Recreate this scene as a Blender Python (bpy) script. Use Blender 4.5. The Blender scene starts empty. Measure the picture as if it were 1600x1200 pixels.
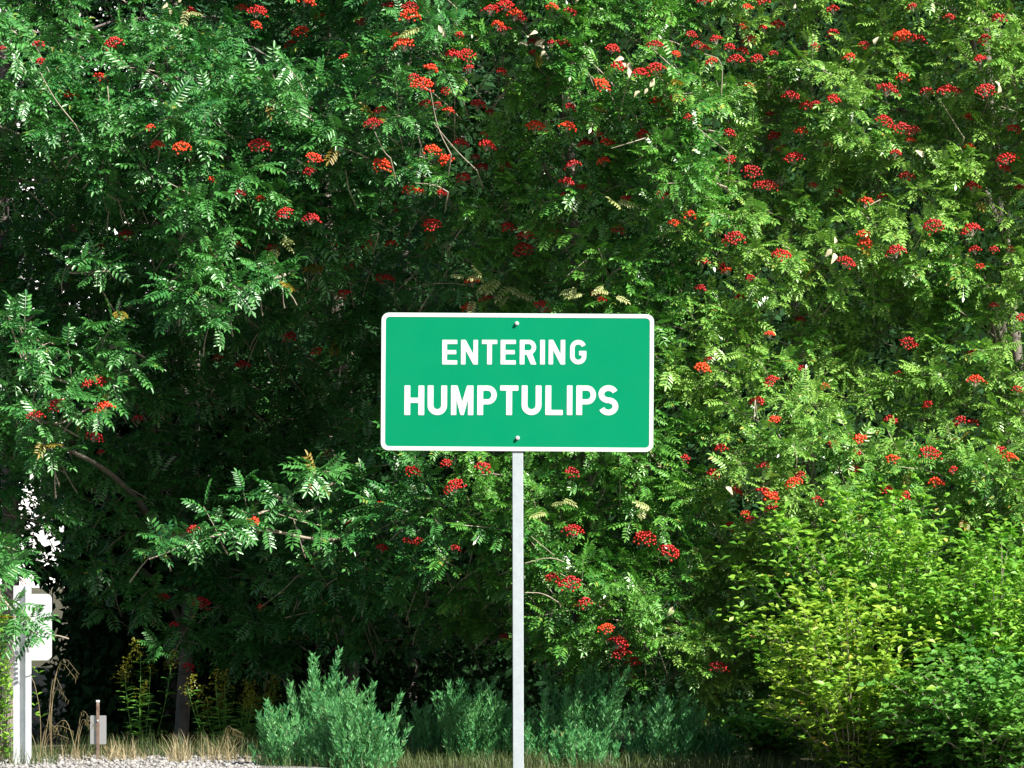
import bpy, bmesh, math, random
import numpy as np
from mathutils import Vector, Matrix

random.seed(7); rng = np.random.default_rng(11)
R = math.radians
scene = bpy.context.scene
col = scene.collection

# ------------------------------------------------------------------ camera, sky, sun, exposure
FOC = 7700.0            # focal length in photo pixels (1600 wide)
CAMZ = 1.05; HZ = 912.0 # camera height, row of the horizon
cam = bpy.data.cameras.new('camera'); camo = bpy.data.objects.new('camera', cam); col.objects.link(camo)
camo.location = (0, -22, CAMZ); camo.rotation_euler = (R(90), 0, 0)
cam.sensor_width = 36; cam.lens = 36*FOC/1600; cam.shift_y = (HZ-600)/1600
cam.clip_start = .5; cam.clip_end = 5000
scene.camera = camo

SUN_EL, SUN_AZ = 42, 50      # azimuth measured from the camera's back towards the right
w = bpy.data.worlds.new('World'); scene.world = w; w.use_nodes = True
nt = w.node_tree; bg = nt.nodes['Background']
sky = nt.nodes.new('ShaderNodeTexSky'); sky.sky_type = 'NISHITA'; sky.sun_disc = False
sx, sy = math.sin(R(SUN_AZ)), -math.cos(R(SUN_AZ))
sky.sun_elevation = R(SUN_EL); sky.sun_rotation = math.atan2(sx, sy) % (2*math.pi)
sky.dust_density = 2.0
nt.links.new(sky.outputs[0], bg.inputs[0]); bg.inputs[1].default_value = .05
sl = bpy.data.lights.new('sun', 'SUN'); sl.energy = 5.0; sl.angle = R(.5); sl.color = (1, .95, .86)
so = bpy.data.objects.new('sun', sl); col.objects.link(so)
sd = Vector((sx*math.cos(R(SUN_EL)), sy*math.cos(R(SUN_EL)), math.sin(R(SUN_EL))))
so.rotation_euler = sd.to_track_quat('Z', 'Y').to_euler(); so.location = (10, -20, 15)
vs = scene.view_settings
vs.view_transform = 'Standard'; vs.look = 'None'; vs.exposure = 1.0; vs.gamma = 1; vs.use_curve_mapping = False

def at(px, py, d):
    """point of the place at distance d from the camera seen towards photo pixel (px, py)"""
    return np.array([(px-800)*d/FOC, d-22.0, CAMZ+(HZ-py)*d/FOC])

# ------------------------------------------------------------------ object helpers
def link(o, parent=None):
    col.objects.link(o)
    if parent: o.parent = parent
    return o
def tag(o, label=None, cat=None, group=None, kind=None):
    if label: o['label'] = label
    if cat: o['category'] = cat
    if group: o['group'] = group
    if kind: o['kind'] = kind
    return o
def empty(name, loc, label, cat, group=None):
    o = bpy.data.objects.new(name, None); o.location = loc; o.empty_display_size = .1
    return tag(link(o), label, cat, group)
def qmesh(name, V, Q, mat, mi=None):
    """mesh of quads from numpy arrays"""
    V = np.asarray(V, np.float32).reshape(-1, 3); Q = np.asarray(Q, np.int32).reshape(-1, 4)
    me = bpy.data.meshes.new(name)
    me.vertices.add(len(V)); me.vertices.foreach_set('co', V.ravel())
    me.loops.add(Q.size); me.loops.foreach_set('vertex_index', Q.ravel())
    me.polygons.add(len(Q)); me.polygons.foreach_set('loop_start', np.arange(0, Q.size, 4, dtype=np.int32))
    for m in (mat if isinstance(mat, (list, tuple)) else [mat]): me.materials.append(m)
    if mi is not None: me.polygons.foreach_set('material_index', np.asarray(mi, np.int32))
    me.update(calc_edges=True)
    return me
def obj(name, me, parent=None, kind=None, loc=None):
    o = bpy.data.objects.new(name, me); link(o, parent)
    if loc is not None: o.location = loc
    if kind: o['kind'] = kind
    return o
def bm_obj(name, bm, mat, parent=None, kind=None, smooth=False):
    me = bpy.data.meshes.new(name); bm.to_mesh(me); bm.free(); me.materials.append(mat)
    if smooth:
        for p in me.polygons: p.use_smooth = True
    return obj(name, me, parent, kind)
def box_bm(x0, x1, y0, y1, z0, z1, bevel=0, seg=2):
    bm = bmesh.new(); bmesh.ops.create_cube(bm, size=1)
    for v in bm.verts:
        v.co = Vector(((x0+x1)/2+v.co.x*(x1-x0), (y0+y1)/2+v.co.y*(y1-y0), (z0+z1)/2+v.co.z*(z1-z0)))
    if bevel: bmesh.ops.bevel(bm, geom=bm.edges[:], offset=bevel, segments=seg, affect='EDGES', profile=.7)
    return bm

class Geo:
    """collects quads"""
    def __init__(s): s.V = []; s.Q = []; s.n = 0
    def add(s, V, Q):
        V = np.asarray(V, float).reshape(-1, 3); s.V.append(V); s.Q.append(np.asarray(Q, int).reshape(-1, 4)+s.n); s.n += len(V)
    def tube(s, P, rad, k=5):
        P = np.asarray(P, float); n = len(P); rad = np.broadcast_to(rad, (n,))
        T = np.gradient(P, axis=0); T /= np.linalg.norm(T, axis=1)[:, None]+1e-9
        a = np.array([.31, .2, .93]) if abs(T[0][2]) < .8 else np.array([.9, .3, .1])
        A = np.cross(T, a); A /= np.linalg.norm(A, axis=1)[:, None]+1e-9; B = np.cross(T, A)
        th = np.arange(k)/k*2*math.pi
        V = P[:, None]+rad[:, None, None]*(A[:, None]*np.cos(th)[None, :, None]+B[:, None]*np.sin(th)[None, :, None])
        i = np.arange(n-1)[:, None]*k; j = np.arange(k)[None]; j2 = (j+1) % k
        s.add(V, np.stack([i+j, i+j2, i+k+j2, i+k+j], -1))
    def batch(s, V, Q, M):
        """V local (n,3), Q quads, M (N,3,4) transforms"""
        M = np.asarray(M)
        if len(M) == 0: return
        W = np.einsum('nij,vj->nvi', M[:, :, :3], V)+M[:, None, :, 3]
        Qs = Q[None]+(np.arange(len(M))*len(V))[:, None, None]
        s.add(W, Qs)
    def mesh(s, name, mat, off=(0, 0, 0)):
        return qmesh(name, np.concatenate(s.V)-np.asarray(off), np.concatenate(s.Q), mat)

def smooth_path(P, n=4):
    P = np.asarray(P, float)
    for _ in range(n if len(P) > 2 else 0):
        Q = [P[0]]
        for a, b in zip(P[:-1], P[1:]): Q += [a*.75+b*.25, a*.25+b*.75]
        P = np.array(Q+[P[-1]])
        if len(P) > 14: break
    return P

# ------------------------------------------------------------------ noise over the wall of foliage
def _h(i, j, s):
    n = (i*374761393+j*668265263+s*1274126177) & 0xffffffff
    n = ((n ^ (n >> 13))*1274126177) & 0xffffffff
    return ((n ^ (n >> 16)) & 0xffff)/65535.0
def vnoise(x, y, s=0):
    i, j = math.floor(x), math.floor(y); u, v = x-i, y-j; u = u*u*(3-2*u); v = v*v*(3-2*v)
    return (_h(i, j, s)*(1-u)+_h(i+1, j, s)*u)*(1-v)+(_h(i, j+1, s)*(1-u)+_h(i+1, j+1, s)*u)*v

# ------------------------------------------------------------------ materials
def new_mat(name):
    m = bpy.data.materials.new(name); m.use_nodes = True
    return m, m.node_tree, m.node_tree.nodes['Principled BSDF']
def ramp(nt, fac, stops):
    r = nt.nodes.new('ShaderNodeValToRGB'); e = r.color_ramp.elements
    while len(e) < len(stops): e.new(.5)
    for k, (p, c) in enumerate(stops): e[k].position = p; e[k].color = (*c, 1)
    nt.links.new(fac, r.inputs[0]); return r.outputs[0]
def wnoise(nt, scale, detail=3, rough=.5):
    g = nt.nodes.new('ShaderNodeNewGeometry'); n = nt.nodes.new('ShaderNodeTexNoise')
    n.inputs['Scale'].default_value = scale; n.inputs['Detail'].default_value = detail; n.inputs['Roughness'].default_value = rough
    nt.links.new(g.outputs['Position'], n.inputs['Vector']); return n.outputs[0]
def mixc(nt, f, a, b, mode='MIX'):
    m = nt.nodes.new('ShaderNodeMix'); m.data_type = 'RGBA'; m.blend_type = mode
    for s, v in ((m.inputs[0], f), (m.inputs[6], a), (m.inputs[7], b)):
        if isinstance(v, (int, float)): s.default_value = v
        elif isinstance(v, tuple): s.default_value = (*v, 1)
        else: nt.links.new(v, s)
    return m.outputs[2]
def leaf_mat(name, c1, c2, c3, rough=.42, trans=.22, odd=None, patch=2.2, spec=.5):
    """leaf: colour varies leaflet by leaflet and in broad patches; a little light passes through"""
    m, nt, b = new_mat(name)
    g = nt.nodes.new('ShaderNodeNewGeometry')
    stops = [(0, c1), (.5, c2), (.972, c3)]
    if odd: stops.append((.992, odd))
    c = ramp(nt, g.outputs['Random Per Island'], stops)
    c = mixc(nt, ramp(nt, wnoise(nt, patch, 2), [(.38, (0, 0, 0)), (.62, (1, 1, 1))]), c, mixc(nt, .75, c, c3), 'MIX')
    nt.links.new(c, b.inputs['Base Color']); b.inputs['Roughness'].default_value = rough
    b.inputs['Specular IOR Level'].default_value = spec
    t = nt.nodes.new('ShaderNodeBsdfTranslucent'); 
    nt.links.new(mixc(nt, 1.0, c, (1.0, 1.25, .5), 'MULTIPLY'), t.inputs[0])
    mx = nt.nodes.new('ShaderNodeMixShader'); mx.inputs[0].default_value = trans
    nt.links.new(b.outputs[0], mx.inputs[1]); nt.links.new(t.outputs[0], mx.inputs[2])
    nt.links.new(mx.outputs[0], nt.nodes['Material Output'].inputs[0])
    return m
def plain(name, c, rough=.6, metal=0, c2=None, scale=20, bump=0, bscale=60, spec=.5):
    m, nt, b = new_mat(name)
    if c2: nt.links.new(ramp(nt, wnoise(nt, scale, 5, .65), [(.35, c), (.65, c2)]), b.inputs['Base Color'])
    else: b.inputs['Base Color'].default_value = (*c, 1)
    b.inputs['Roughness'].default_value = rough; b.inputs['Metallic'].default_value = metal
    b.inputs['Specular IOR Level'].default_value = spec
    if bump:
        bp = nt.nodes.new('ShaderNodeBump'); bp.inputs['Strength'].default_value = bump; bp.inputs['Distance'].default_value = .01
        nt.links.new(wnoise(nt, bscale, 6, .7), bp.inputs['Height']); nt.links.new(bp.outputs[0], b.inputs['Normal'])
    return m

M = {}
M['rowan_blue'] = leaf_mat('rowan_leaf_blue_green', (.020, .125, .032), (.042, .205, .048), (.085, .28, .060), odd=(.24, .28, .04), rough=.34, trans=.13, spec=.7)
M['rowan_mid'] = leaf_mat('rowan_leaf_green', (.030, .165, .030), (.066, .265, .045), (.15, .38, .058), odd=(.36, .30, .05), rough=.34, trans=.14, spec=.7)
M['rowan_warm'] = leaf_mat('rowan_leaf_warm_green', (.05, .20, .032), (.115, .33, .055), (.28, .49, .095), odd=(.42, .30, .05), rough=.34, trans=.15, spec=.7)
M['rowan_yellow'] = leaf_mat('rowan_leaf_turning', (.10, .17, .02), (.16, .20, .02), (.30, .20, .03))
M['rowan_pale'] = leaf_mat('rowan_leaf_pale', (.24, .34, .09), (.36, .44, .14), (.5, .52, .24))
M['dried'] = plain('dried_leaf', (.72, .66, .46), .7, c2=(.50, .44, .26), scale=30)
M['berry'] = plain('berry_red', (.55, .013, .010), .3, c2=(.30, .007, .010), scale=4)
M['berry_orange'] = plain('berry_orange_red', (.78, .07, .012), .3, c2=(.70, .035, .01), scale=6)
M['bark'] = plain('rowan_bark', (.13, .115, .095), .8, c2=(.26, .23, .19), scale=14, bump=.6)
M['twig'] = plain('pale_twig', (.30, .25, .19), .7, c2=(.48, .42, .33), scale=9)
M['conifer_bark'] = plain('conifer_bark', (.10, .085, .08), .9, c2=(.30, .26, .25), scale=16, bump=1, bscale=30)
M['conifer'] = leaf_mat('conifer_needles', (.025, .09, .045), (.04, .14, .065), (.07, .19, .09), trans=.08, rough=.55)
M['cypress'] = leaf_mat('cypress_scales', (.035, .19, .062), (.07, .30, .095), (.14, .40, .13), trans=.1, rough=.5, odd=(.34, .28, .12), patch=5)
M['shrub_gold'] = leaf_mat('shrub_leaf_gold_green', (.08, .25, .025), (.17, .40, .04), (.36, .50, .06), odd=(.55, .30, .08), trans=.25, patch=3.5)
M['shrub_green'] = leaf_mat('shrub_leaf_green', (.06, .22, .025), (.13, .37, .040), (.28, .50, .06), odd=(.5, .42, .10), trans=.25, patch=3.5)
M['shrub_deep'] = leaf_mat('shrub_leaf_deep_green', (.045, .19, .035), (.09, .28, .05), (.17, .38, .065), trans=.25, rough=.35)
M['wood'] = leaf_mat('thicket_leaf_shaded', (.01, .04, .014), (.018, .06, .02), (.03, .085, .03), trans=.08, rough=.85, spec=.1)  # leaf greens lowered to deepen the shade behind the rowans
M['grass_dry'] = leaf_mat('dry_grass', (.20, .16, .08), (.30, .24, .12), (.40, .33, .20), trans=.2, rough=.6)
M['grass_green'] = leaf_mat('green_grass', (.04, .09, .02), (.06, .11, .028), (.10, .12, .04), trans=.2, rough=.5)
M['flower'] = leaf_mat('goldenrod_flower_shaded', (.12, .14, .015), (.17, .19, .018), (.24, .24, .02), trans=.2)  # plume yellow darkened in place of the overhang's missing shade
M['petal'] = plain('yellow_petal', (.85, .62, .02), .5)
M['stone'] = plain('gravel_stone', (.16, .155, .15), .9, c2=(.42, .41, .40), scale=22, bump=.4)

# ------------------------------------------------------------------ the setting
def ground_mesh():
    g = Geo(); xs = np.concatenate([[-900, -200, -40], np.linspace(-12, 12, 49), [40, 200, 900]])
    ys = np.concatenate([[-60, -25, -10], np.linspace(-4, 20, 49), [40, 150, 500, 1500]])
    X, Y = np.meshgrid(xs, ys); Z = np.zeros_like(X)
    for a in range(X.shape[0]):
        for b in range(X.shape[1]):
            x, y = X[a, b], Y[a, b]
            if y > 7.6 and abs(x) < 12 and y < 20: Z[a, b] = .10*(vnoise(x*.8+50, y*.8, 3)-.35)
    n = X.shape[1]; i = np.arange(X.shape[0]-1)[:, None]*n; j = np.arange(n-1)[None]
    g.add(np.stack([X, Y, Z], -1), np.stack([i+j, i+j+1, i+n+j+1, i+n+j], -1)); return g
m, nt, b = new_mat('soil_and_grass')
c = ramp(nt, wnoise(nt, 1.3, 8, .7), [(.3, (.035, .027, .016)), (.5, (.05, .05, .02)), (.7, (.09, .085, .035)), (.85, (.16, .13, .07))])
nt.links.new(c, b.inputs['Base Color']); b.inputs['Roughness'].default_value = .95
bp = nt.nodes.new('ShaderNodeBump'); bp.inputs['Distance'].default_value = .03; nt.links.new(wnoise(nt, 30, 6, .7), bp.inputs['Height']); nt.links.new(bp.outputs[0], b.inputs['Normal'])
tag(obj('ground', ground_mesh().mesh('ground', m)), kind='structure')

# gravel verge between the sign and the trees
g = Geo(); xs = np.linspace(-30, 30, 121); top = [(7.55 if x < -1.62 else 7.55-min(1.9, (x+1.62)*6))+.22*vnoise(x*1.3, 2.2, 5) for x in xs]
for k in range(120):
    g.add([(xs[k], 1.5, .006), (xs[k+1], 1.5, .006), (xs[k+1], top[k+1], .006), (xs[k], top[k], .006)], [[0, 1, 2, 3]])
gm, nt, b = new_mat('gravel')
v = nt.nodes.new('ShaderNodeTexVoronoi'); v.inputs['Scale'].default_value = 55
gg = nt.nodes.new('ShaderNodeNewGeometry'); nt.links.new(gg.outputs['Position'], v.inputs['Vector'])
c = mixc(nt, .5, ramp(nt, v.outputs['Color'], [(.1, (.12, .115, .11)), (.6, (.25, .245, .24)), (.9, (.42, .41, .40))]), ramp(nt, wnoise(nt, 5), [(.3, (.13, .12, .10)), (.7, (.32, .31, .30))]))
nt.links.new(c, b.inputs['Base Color']); b.inputs['Roughness'].default_value = .95
bp = nt.nodes.new('ShaderNodeBump'); bp.inputs['Distance'].default_value = .012; nt.links.new(v.outputs['Distance'], bp.inputs['Height']); nt.links.new(bp.outputs[0], b.inputs['Normal'])
tag(obj('gravel_verge', g.mesh('gravel_verge', gm)), kind='structure')

# added white backdrop so the sky shows burnt-out white through leaf gaps
g = Geo(); nx, ny = 120, 24; P = np.zeros((ny, nx, 3))
for a in range(ny):
    for b_ in range(nx):
        th = R(-62+124*b_/(nx-1)); e = a/(ny-1)*R(11); rr = 1400+a*5-9*abs(math.sin(a*.9+3*vnoise(b_*.3, a*.3, 6)))-14*vnoise(b_*.55, a*.6, 7)
        P[a, b_] = (rr*math.sin(th), rr*math.cos(th), -15+rr*math.tan(e)*(.6+.8*vnoise(b_*.22, 1.5, 8)))
i = np.arange(ny-1)[:, None]*nx; j = np.arange(nx-1)[None]
g.add(P, np.stack([i+j, i+j+1, i+nx+j+1, i+nx+j], -1)); me = g.mesh('sky_backdrop', plain('sky_backdrop_white', (.93, .93, .93), 1, spec=0)); me.polygons.foreach_set('use_smooth', [True]*len(me.polygons))
tag(obj('sky_backdrop', me), kind='structure')

# added bare slope that shuts out sky light behind the trees
g = Geo(); nx, ny = 60, 16
P = np.zeros((ny, nx, 3))
for a in range(ny):
    for b_ in range(nx):
        x = -3.42+b_*.9; y = 14.3+a*1.3
        P[a, b_] = (x, y+1.2*vnoise(x*.3, a*.4, 8), -.3+(8.5*(1-math.exp(-a/1.8)))*min(1, b_/.9+.02)*(.85+.3*vnoise(x*.25, y*.25, 9)))
i = np.arange(ny-1)[:, None]*nx; j = np.arange(nx-1)[None]
g.add(P, np.stack([i+j, i+j+1, i+nx+j+1, i+nx+j], -1))
hm = plain('backing_slope_shade', (.006, .016, .005), .98, c2=(.012, .034, .009), spec=.05, scale=6, bump=1, bscale=12)  # green set near black so gaps between leaves read as shade
tag(obj('backing_slope', g.mesh('backing_slope', hm)), kind='structure')

# ------------------------------------------------------------------ the depth of the foliage wall (decimetres behind 29 m), every 100 px of the photo
DT = np.array([
 [ 9, 9,14,13,10,13, 6, 5, 6, 3, 2, 2, 3, 2, 2, 3, 3],
 [ 4, 3, 5, 8,13,11, 3, 3, 6, 3, 2, 2, 3, 2, 2, 2, 2],
 [ 2, 2, 2, 2, 2, 5, 6, 3, 5, 3, 2, 3, 5, 3, 2, 2, 2],
 [ 9,11, 8, 3, 2, 5,11, 6, 6, 4, 2, 2, 6, 6, 3, 2, 2],
 [16,18,14, 8, 9,10,17,14, 9, 5, 2, 2, 3, 4, 3, 4, 3],
 [15,15,18,12,12,18,22,16, 9, 6, 3, 3, 4, 6,10, 7, 4],
 [ 7,10,16,21,24,26,24,18,10, 5, 1, 1, 2, 5, 5, 4, 3],
 [ 9,14,20,24,26,23,10, 5, 5, 2, 0, 0, 0, 1, 2, 2, 1],
 [16,20,22,23,20,12, 5, 2, 2, 2, 1, 1, 0, 0, 0, 0, 0],
 [22,24,24,22,18,10, 6, 4, 4, 1, 1, 3, 4, 2, 2, 2, 2],
 [24,24,24,20,18,17,16,14,10, 1, 0, 3, 8, 4, 3, 3, 3],
 [24,24,24,22,20,20,19,17,14, 8, 6,10,12, 8, 5, 5, 5],
 [24,24,24,24,22,22,20,20,18,12,10,12,12, 9, 6, 6, 6]], float)
def depth(px, py, noisy=True):
    u = min(max(px/100, 0), 15.999); v = min(max(py/100, 0), 11.999); i, j = int(v), int(u); fu, fv = u-j, v-i
    d = (DT[i, j]*(1-fu)+DT[i, j+1]*fu)*(1-fv)+(DT[i+1, j]*(1-fu)+DT[i+1, j+1]*fu)*fv
    d *= 1+.28*math.exp(-((px-380)/230)**2-((py-690)/260)**2)
    if py < 0: d += -py/100*1.2
    k = .72 if px > 900 else (1 if px < 700 else 1-.28*(px-700)/200)
    if noisy: d += k*(7.5*(vnoise(px/120, py/105, 1)-.5)+3.5*(vnoise(px/52+9, py/46, 2)-.5))+(7*math.exp(-((px-360)/150)**2-((py-960)/110)**2) if py > 860 else 0)
    return 29.0+max(d, -3)/10

# holes in the foliage: (x, y, rx, ry, chance that a leaf spray is missing)
HOLES = [(60, 296, 19, 15, .9), (62, 358, 16, 12, .6), (62, 412, 10, 9, .6), (58, 492, 18, 9, .6), (45, 775, 38, 34, .45), (62, 845, 42, 40, .5),
         (42, 935, 40, 36, .9), (45, 1060, 60, 90, 1), (22, 8, 30, 34, 1), (18, 205, 24, 28, .8), (10, 350, 22, 34, .8),
         (230, 20, 110, 40, .75), (420, 72, 62, 34, .8), (175, 900, 120, 150, .55), (190, 1080, 130, 120, .9),
         (700, 1120, 120, 80, .8), (320, 690, 110, 60, .3), (1408, 552, 45, 38, .7), (1060, 532, 45, 26, .8), (1290, 1130, 110, 60, .6)]
def kept(px, py):
    for x, y, rx, ry, p in HOLES:
        if ((px-x)/rx)**2+((py-y)/ry)**2 < 1 and random.random() < p: return False
    return True
def bottom(px):   # lowest row the rowans reach
    t = [(-500, 900), (100, 880), (230, 1060), (420, 1060), (560, 1010), (700, 1010), (850, 1030), (960, 1100), (1150, 1120), (1250, 1100), (2200, 1100)]
    for (a, b_), (c_, d_) in zip(t[:-1], t[1:]):
        if a <= px <= c_: return b_+(d_-b_)*(px-a)/(c_-a)
    return 1000

# ------------------------------------------------------------------ leaf shapes
def rowan_leaf(pairs, L, seed, full=True):
    r = random.Random(seed); V = []; Q = []
    droop = r.uniform(.15, .6); side = r.uniform(-.15, .15)
    def spine(t): return np.array([L*t*(1-.12*droop*t), L*side*t*t, -L*droop*t*t*.8])
    def leaflet(base, d, ln, wd, nz):
        d = d/np.linalg.norm(d); s = np.cross(nz, d); s /= np.linalg.norm(s); up = np.cross(d, s)
        fold = wd*.35; n = len(V)
        if full:
            V.extend([base, base+d*ln*.33-s*wd*.5+up*fold, base+d*ln*.72-s*wd*.42+up*fold*.6, base+d*ln-up*ln*.12,
                      base+d*ln*.72+s*wd*.42+up*fold*.6, base+d*ln*.33+s*wd*.5+up*fold])
            Q.append([n, n+1, n+2, n+3]); Q.append([n, n+3, n+4, n+5])
        else:
            V.extend([base, base+d*ln*.5-s*wd*.55+up*fold, base+d*ln, base+d*ln*.5+s*wd*.55+up*fold]); Q.append([n, n+1, n+2, n+3])
    for k in range(pairs):
        t = .22+.72*k/(pairs-1); p = spine(t); ln = L*.36*(1-.35*abs(t-.5))*r.uniform(.88, 1.1)
        for s in (-1, 1):
            leaflet(p, np.array([.42+r.uniform(-.1, .1), s, -.28+r.uniform(-.15, .15)]), ln, ln*.36, np.array([.1, s*.15, 1.0]))
    leaflet(spine(.97), spine(1)-spine(.9), L*.32, L*.115, np.array([.1, 0, 1.]))
    n = 4 if full else 2; w_ = .0014
    for k in range(n+1):
        p = spine(k/n); V.extend([p+(0, w_, 0), p+(0, -w_, 0)])
    b0 = len(V)-2*(n+1)
    for k in range(n): Q.append([b0+2*k, b0+2*k+1, b0+2*k+3, b0+2*k+2])
    return np.array(V), np.array(Q)
RL = [rowan_leaf(5+k % 3, .165, 40+k) for k in range(6)]
RS = [rowan_leaf(6, .165, 90+k, False) for k in range(3)]
def oval_leaf(L, W, seed, curl=.2):
    r = random.Random(seed); c_ = r.uniform(.4, 1)*curl
    f = W*.3
    V = [(0, 0, 0), (L*.18, -.32*W, f*.5), (L*.45, -.5*W, f), (L*.78, -.27*W, f*.4-c_*L*.3), (L, 0, -c_*L*.6), (L*.78, .27*W, f*.4-c_*L*.3), (L*.45, .5*W, f), (L*.18, .32*W, f*.5), (L*.45, 0, 0)]
    return np.array(V), np.array([[0, 1, 2, 8], [8, 2, 3, 4], [0, 8, 6, 7], [8, 4, 5, 6]])
def frame(D, N):
    x = D/np.linalg.norm(D); z = N-x*np.dot(N, x); z /= np.linalg.norm(z)+1e-9; y = np.cross(z, x)
    return np.stack([x, y, z], 1)
def m34(D, N, p, s=1.0):
    A = np.zeros((3, 4)); A[:, :3] = frame(D, N)*s; A[:, 3] = p; return A

# ------------------------------------------------------------------ rowan trees
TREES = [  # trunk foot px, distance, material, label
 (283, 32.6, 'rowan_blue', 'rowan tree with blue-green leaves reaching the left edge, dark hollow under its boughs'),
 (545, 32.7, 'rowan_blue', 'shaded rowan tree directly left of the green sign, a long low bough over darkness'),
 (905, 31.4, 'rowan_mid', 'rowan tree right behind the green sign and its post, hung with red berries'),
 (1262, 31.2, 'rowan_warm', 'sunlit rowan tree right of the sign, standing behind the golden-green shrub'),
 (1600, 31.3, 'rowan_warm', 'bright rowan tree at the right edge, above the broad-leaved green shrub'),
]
def owner(px, py):
    x = px+70*(vnoise(px/160, py/140, 21)-.5)*2
    if py > 740 and 190 < px < 520: return 1
    b_ = [430, 700, 1085, 1430]
    return sum(x > k for k in b_)
BERRIES = """177,70,2 63,97 60,71 3,77 110,150 156,123 284,233,2 247,228 405,230,2 490,248,2 483,270 455,155 296,20 377,14 402,20,2 400,40 470,51,2 500,28 478,4,2 455,70 330,282 407,311
445,335,2 486,344,2 115,358 197,368 155,385 370,382 425,390 520,383 375,303 235,200 576,5 607,10 563,35 641,13,2 640,27,2 615,58 630,72,2 718,55 539,92 767,17,2 790,10,2 805,24 816,30 777,40 787,47
863,12 890,20 863,68 881,70 835,65 835,84 957,77 1024,72,2 1056,85 967,104 1001,117,2 1024,110,2 939,134,2 708,87 728,88,2 672,108 646,121 660,134,2 733,108 783,113 696,143 664,163 683,164 700,174
747,165 766,176 593,173 583,195,2 756,211 719,226,2 676,237,2 761,229,2 743,246 752,263 696,252 789,260 596,260,2 724,279 640,297 655,300 690,303 612,327 675,353,2 640,366 821,369,2 818,392,2 794,357
837,200,2 887,200,2 890,169 926,200 932,210 915,226 948,225 1004,211 895,260,2 944,253 885,286 909,293 882,307 979,313 1035,306 1053,350 1025,160 1057,156 965,360 866,366 610,382 575,380
1101,3,2 1168,12 1193,1 1192,44 1215,40 1161,43 1118,62 1080,55 1088,70 1102,76 1172,60 1170,66 1140,75 1160,80 1150,96,2 1182,93 1112,97 1208,85 1273,73 1302,54 1301,15 1350,72 1327,90 1411,56,2
1425,60 1438,63 1402,60 1425,11 1484,29 1539,63 1531,93 1560,31 1236,152,2 1302,156 1260,166 1275,163 1387,142,2 1410,122 1447,145 1480,144,2 1495,143 1540,144,2 1510,183 1382,191,2 1408,202,2
1425,205 1584,202 1400,240 1422,220 1515,230 1573,250,2 1570,265 1520,292 1594,295 1205,180 1211,214 1253,207 1138,210 1141,250 1222,234 1240,249,2 1175,270,2 1185,290 1200,291,2 1292,226 1313,300
1380,308 1354,317 1416,278 1077,338 1107,352 1147,375,2 1350,368 1352,382 1458,355,2 1518,361,2 1400,395,2 1523,391 1553,391 1580,390 1220,400,2 1075,184 1170,135 1270,290 1322,412,2 1125,417 1136,424
1172,435 1158,465 1095,452 1098,410 1250,500 1203,523 1107,563 1097,576 1206,597,2 1253,578 1288,605 1420,539,2 1403,586 1525,597,2 1520,555 1450,633 1392,658 1520,662 1500,660 1183,629 1210,658
1343,688 1335,713 1334,735 1301,694 1194,730 1126,702 1070,717 1115,743 1147,767 1241,757,2 1208,773 1206,780 1165,803 1172,813 1277,783 1384,765 1413,775 1453,710,2 1463,755 1492,690 1562,706
1578,716 1395,718 1490,735 1553,478 1596,497 1531,417 1590,610 1250,745 1140,823 644,738,2 710,762,2 697,725 755,731 893,740 593,790 552,818 597,858 635,845 653,847 711,858 895,832,2 1008,843,2
1045,864,2 890,914,2 862,904 914,943 947,984,2 966,1006,2 971,1023,2 990,1034 980,1060 788,997 1122,1044,2 1163,911 1112,1090 1192,770 1206,795 460,454 453,527 340,560 379,572,2 545,417 137,600
153,597 90,634,2 55,651,2 163,640,2 147,658 147,684,2 157,707 215,655 110,522 495,550 510,713 482,763 600,437,2 536,460 573,387 302,829 395,816 485,884 314,945,2 408,950 252,933 272,977 295,1043
738,440 758,468 849,481,2 730,482 935,460 940,470"""
ONBOUGH = {(90, 634): 28.9, (55, 651): 28.85, (163, 640): 28.95, (147, 658): 29.0, (147, 684): 29.3, (137, 600): 28.95, (153, 597): 29.0, (302, 829): 28.95, (395, 816): 29.1, (482, 763): 29.3, (445, 335): 29.2, (486, 344): 29.25}

BPOS = np.array([[int(v) for v in e.split(',')[:2]] for e in BERRIES.split()])
sprays = [[] for _ in TREES]
step = 27
for gy in np.arange(-430, 1130, step*.86):
    for gx in np.arange(-330, 1930, step):
        px, py = gx+random.uniform(-20, 20), gy+random.uniform(-18, 18)
        if py > bottom(px) or not kept(px, py): continue
        nb_ = np.abs(BPOS-(px, py)).max(1).min()
        if nb_ < 15 and random.random() < .8: continue
        off = px < -120 or px > 1720 or py < -120
        if off and random.random() < .66: continue
        d = depth(px, py)+abs(random.gauss(0, .16 if px < 700 else .12))
        if px > 760 and random.random() < .3: sprays[owner(px, py)].append((px+random.uniform(-18, 18), py+random.uniform(-16, 16), d+random.uniform(0, .12), off, 0))
        sprays[owner(px, py)].append((px, py, d, off, 0))
        if random.random() < .5 and px > 60:       # a second, deeper layer
            sprays[owner(px, py)].append((px+random.uniform(-20, 20), py+random.uniform(-20, 20), d+random.uniform(.35, .9), True, 0))
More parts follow.
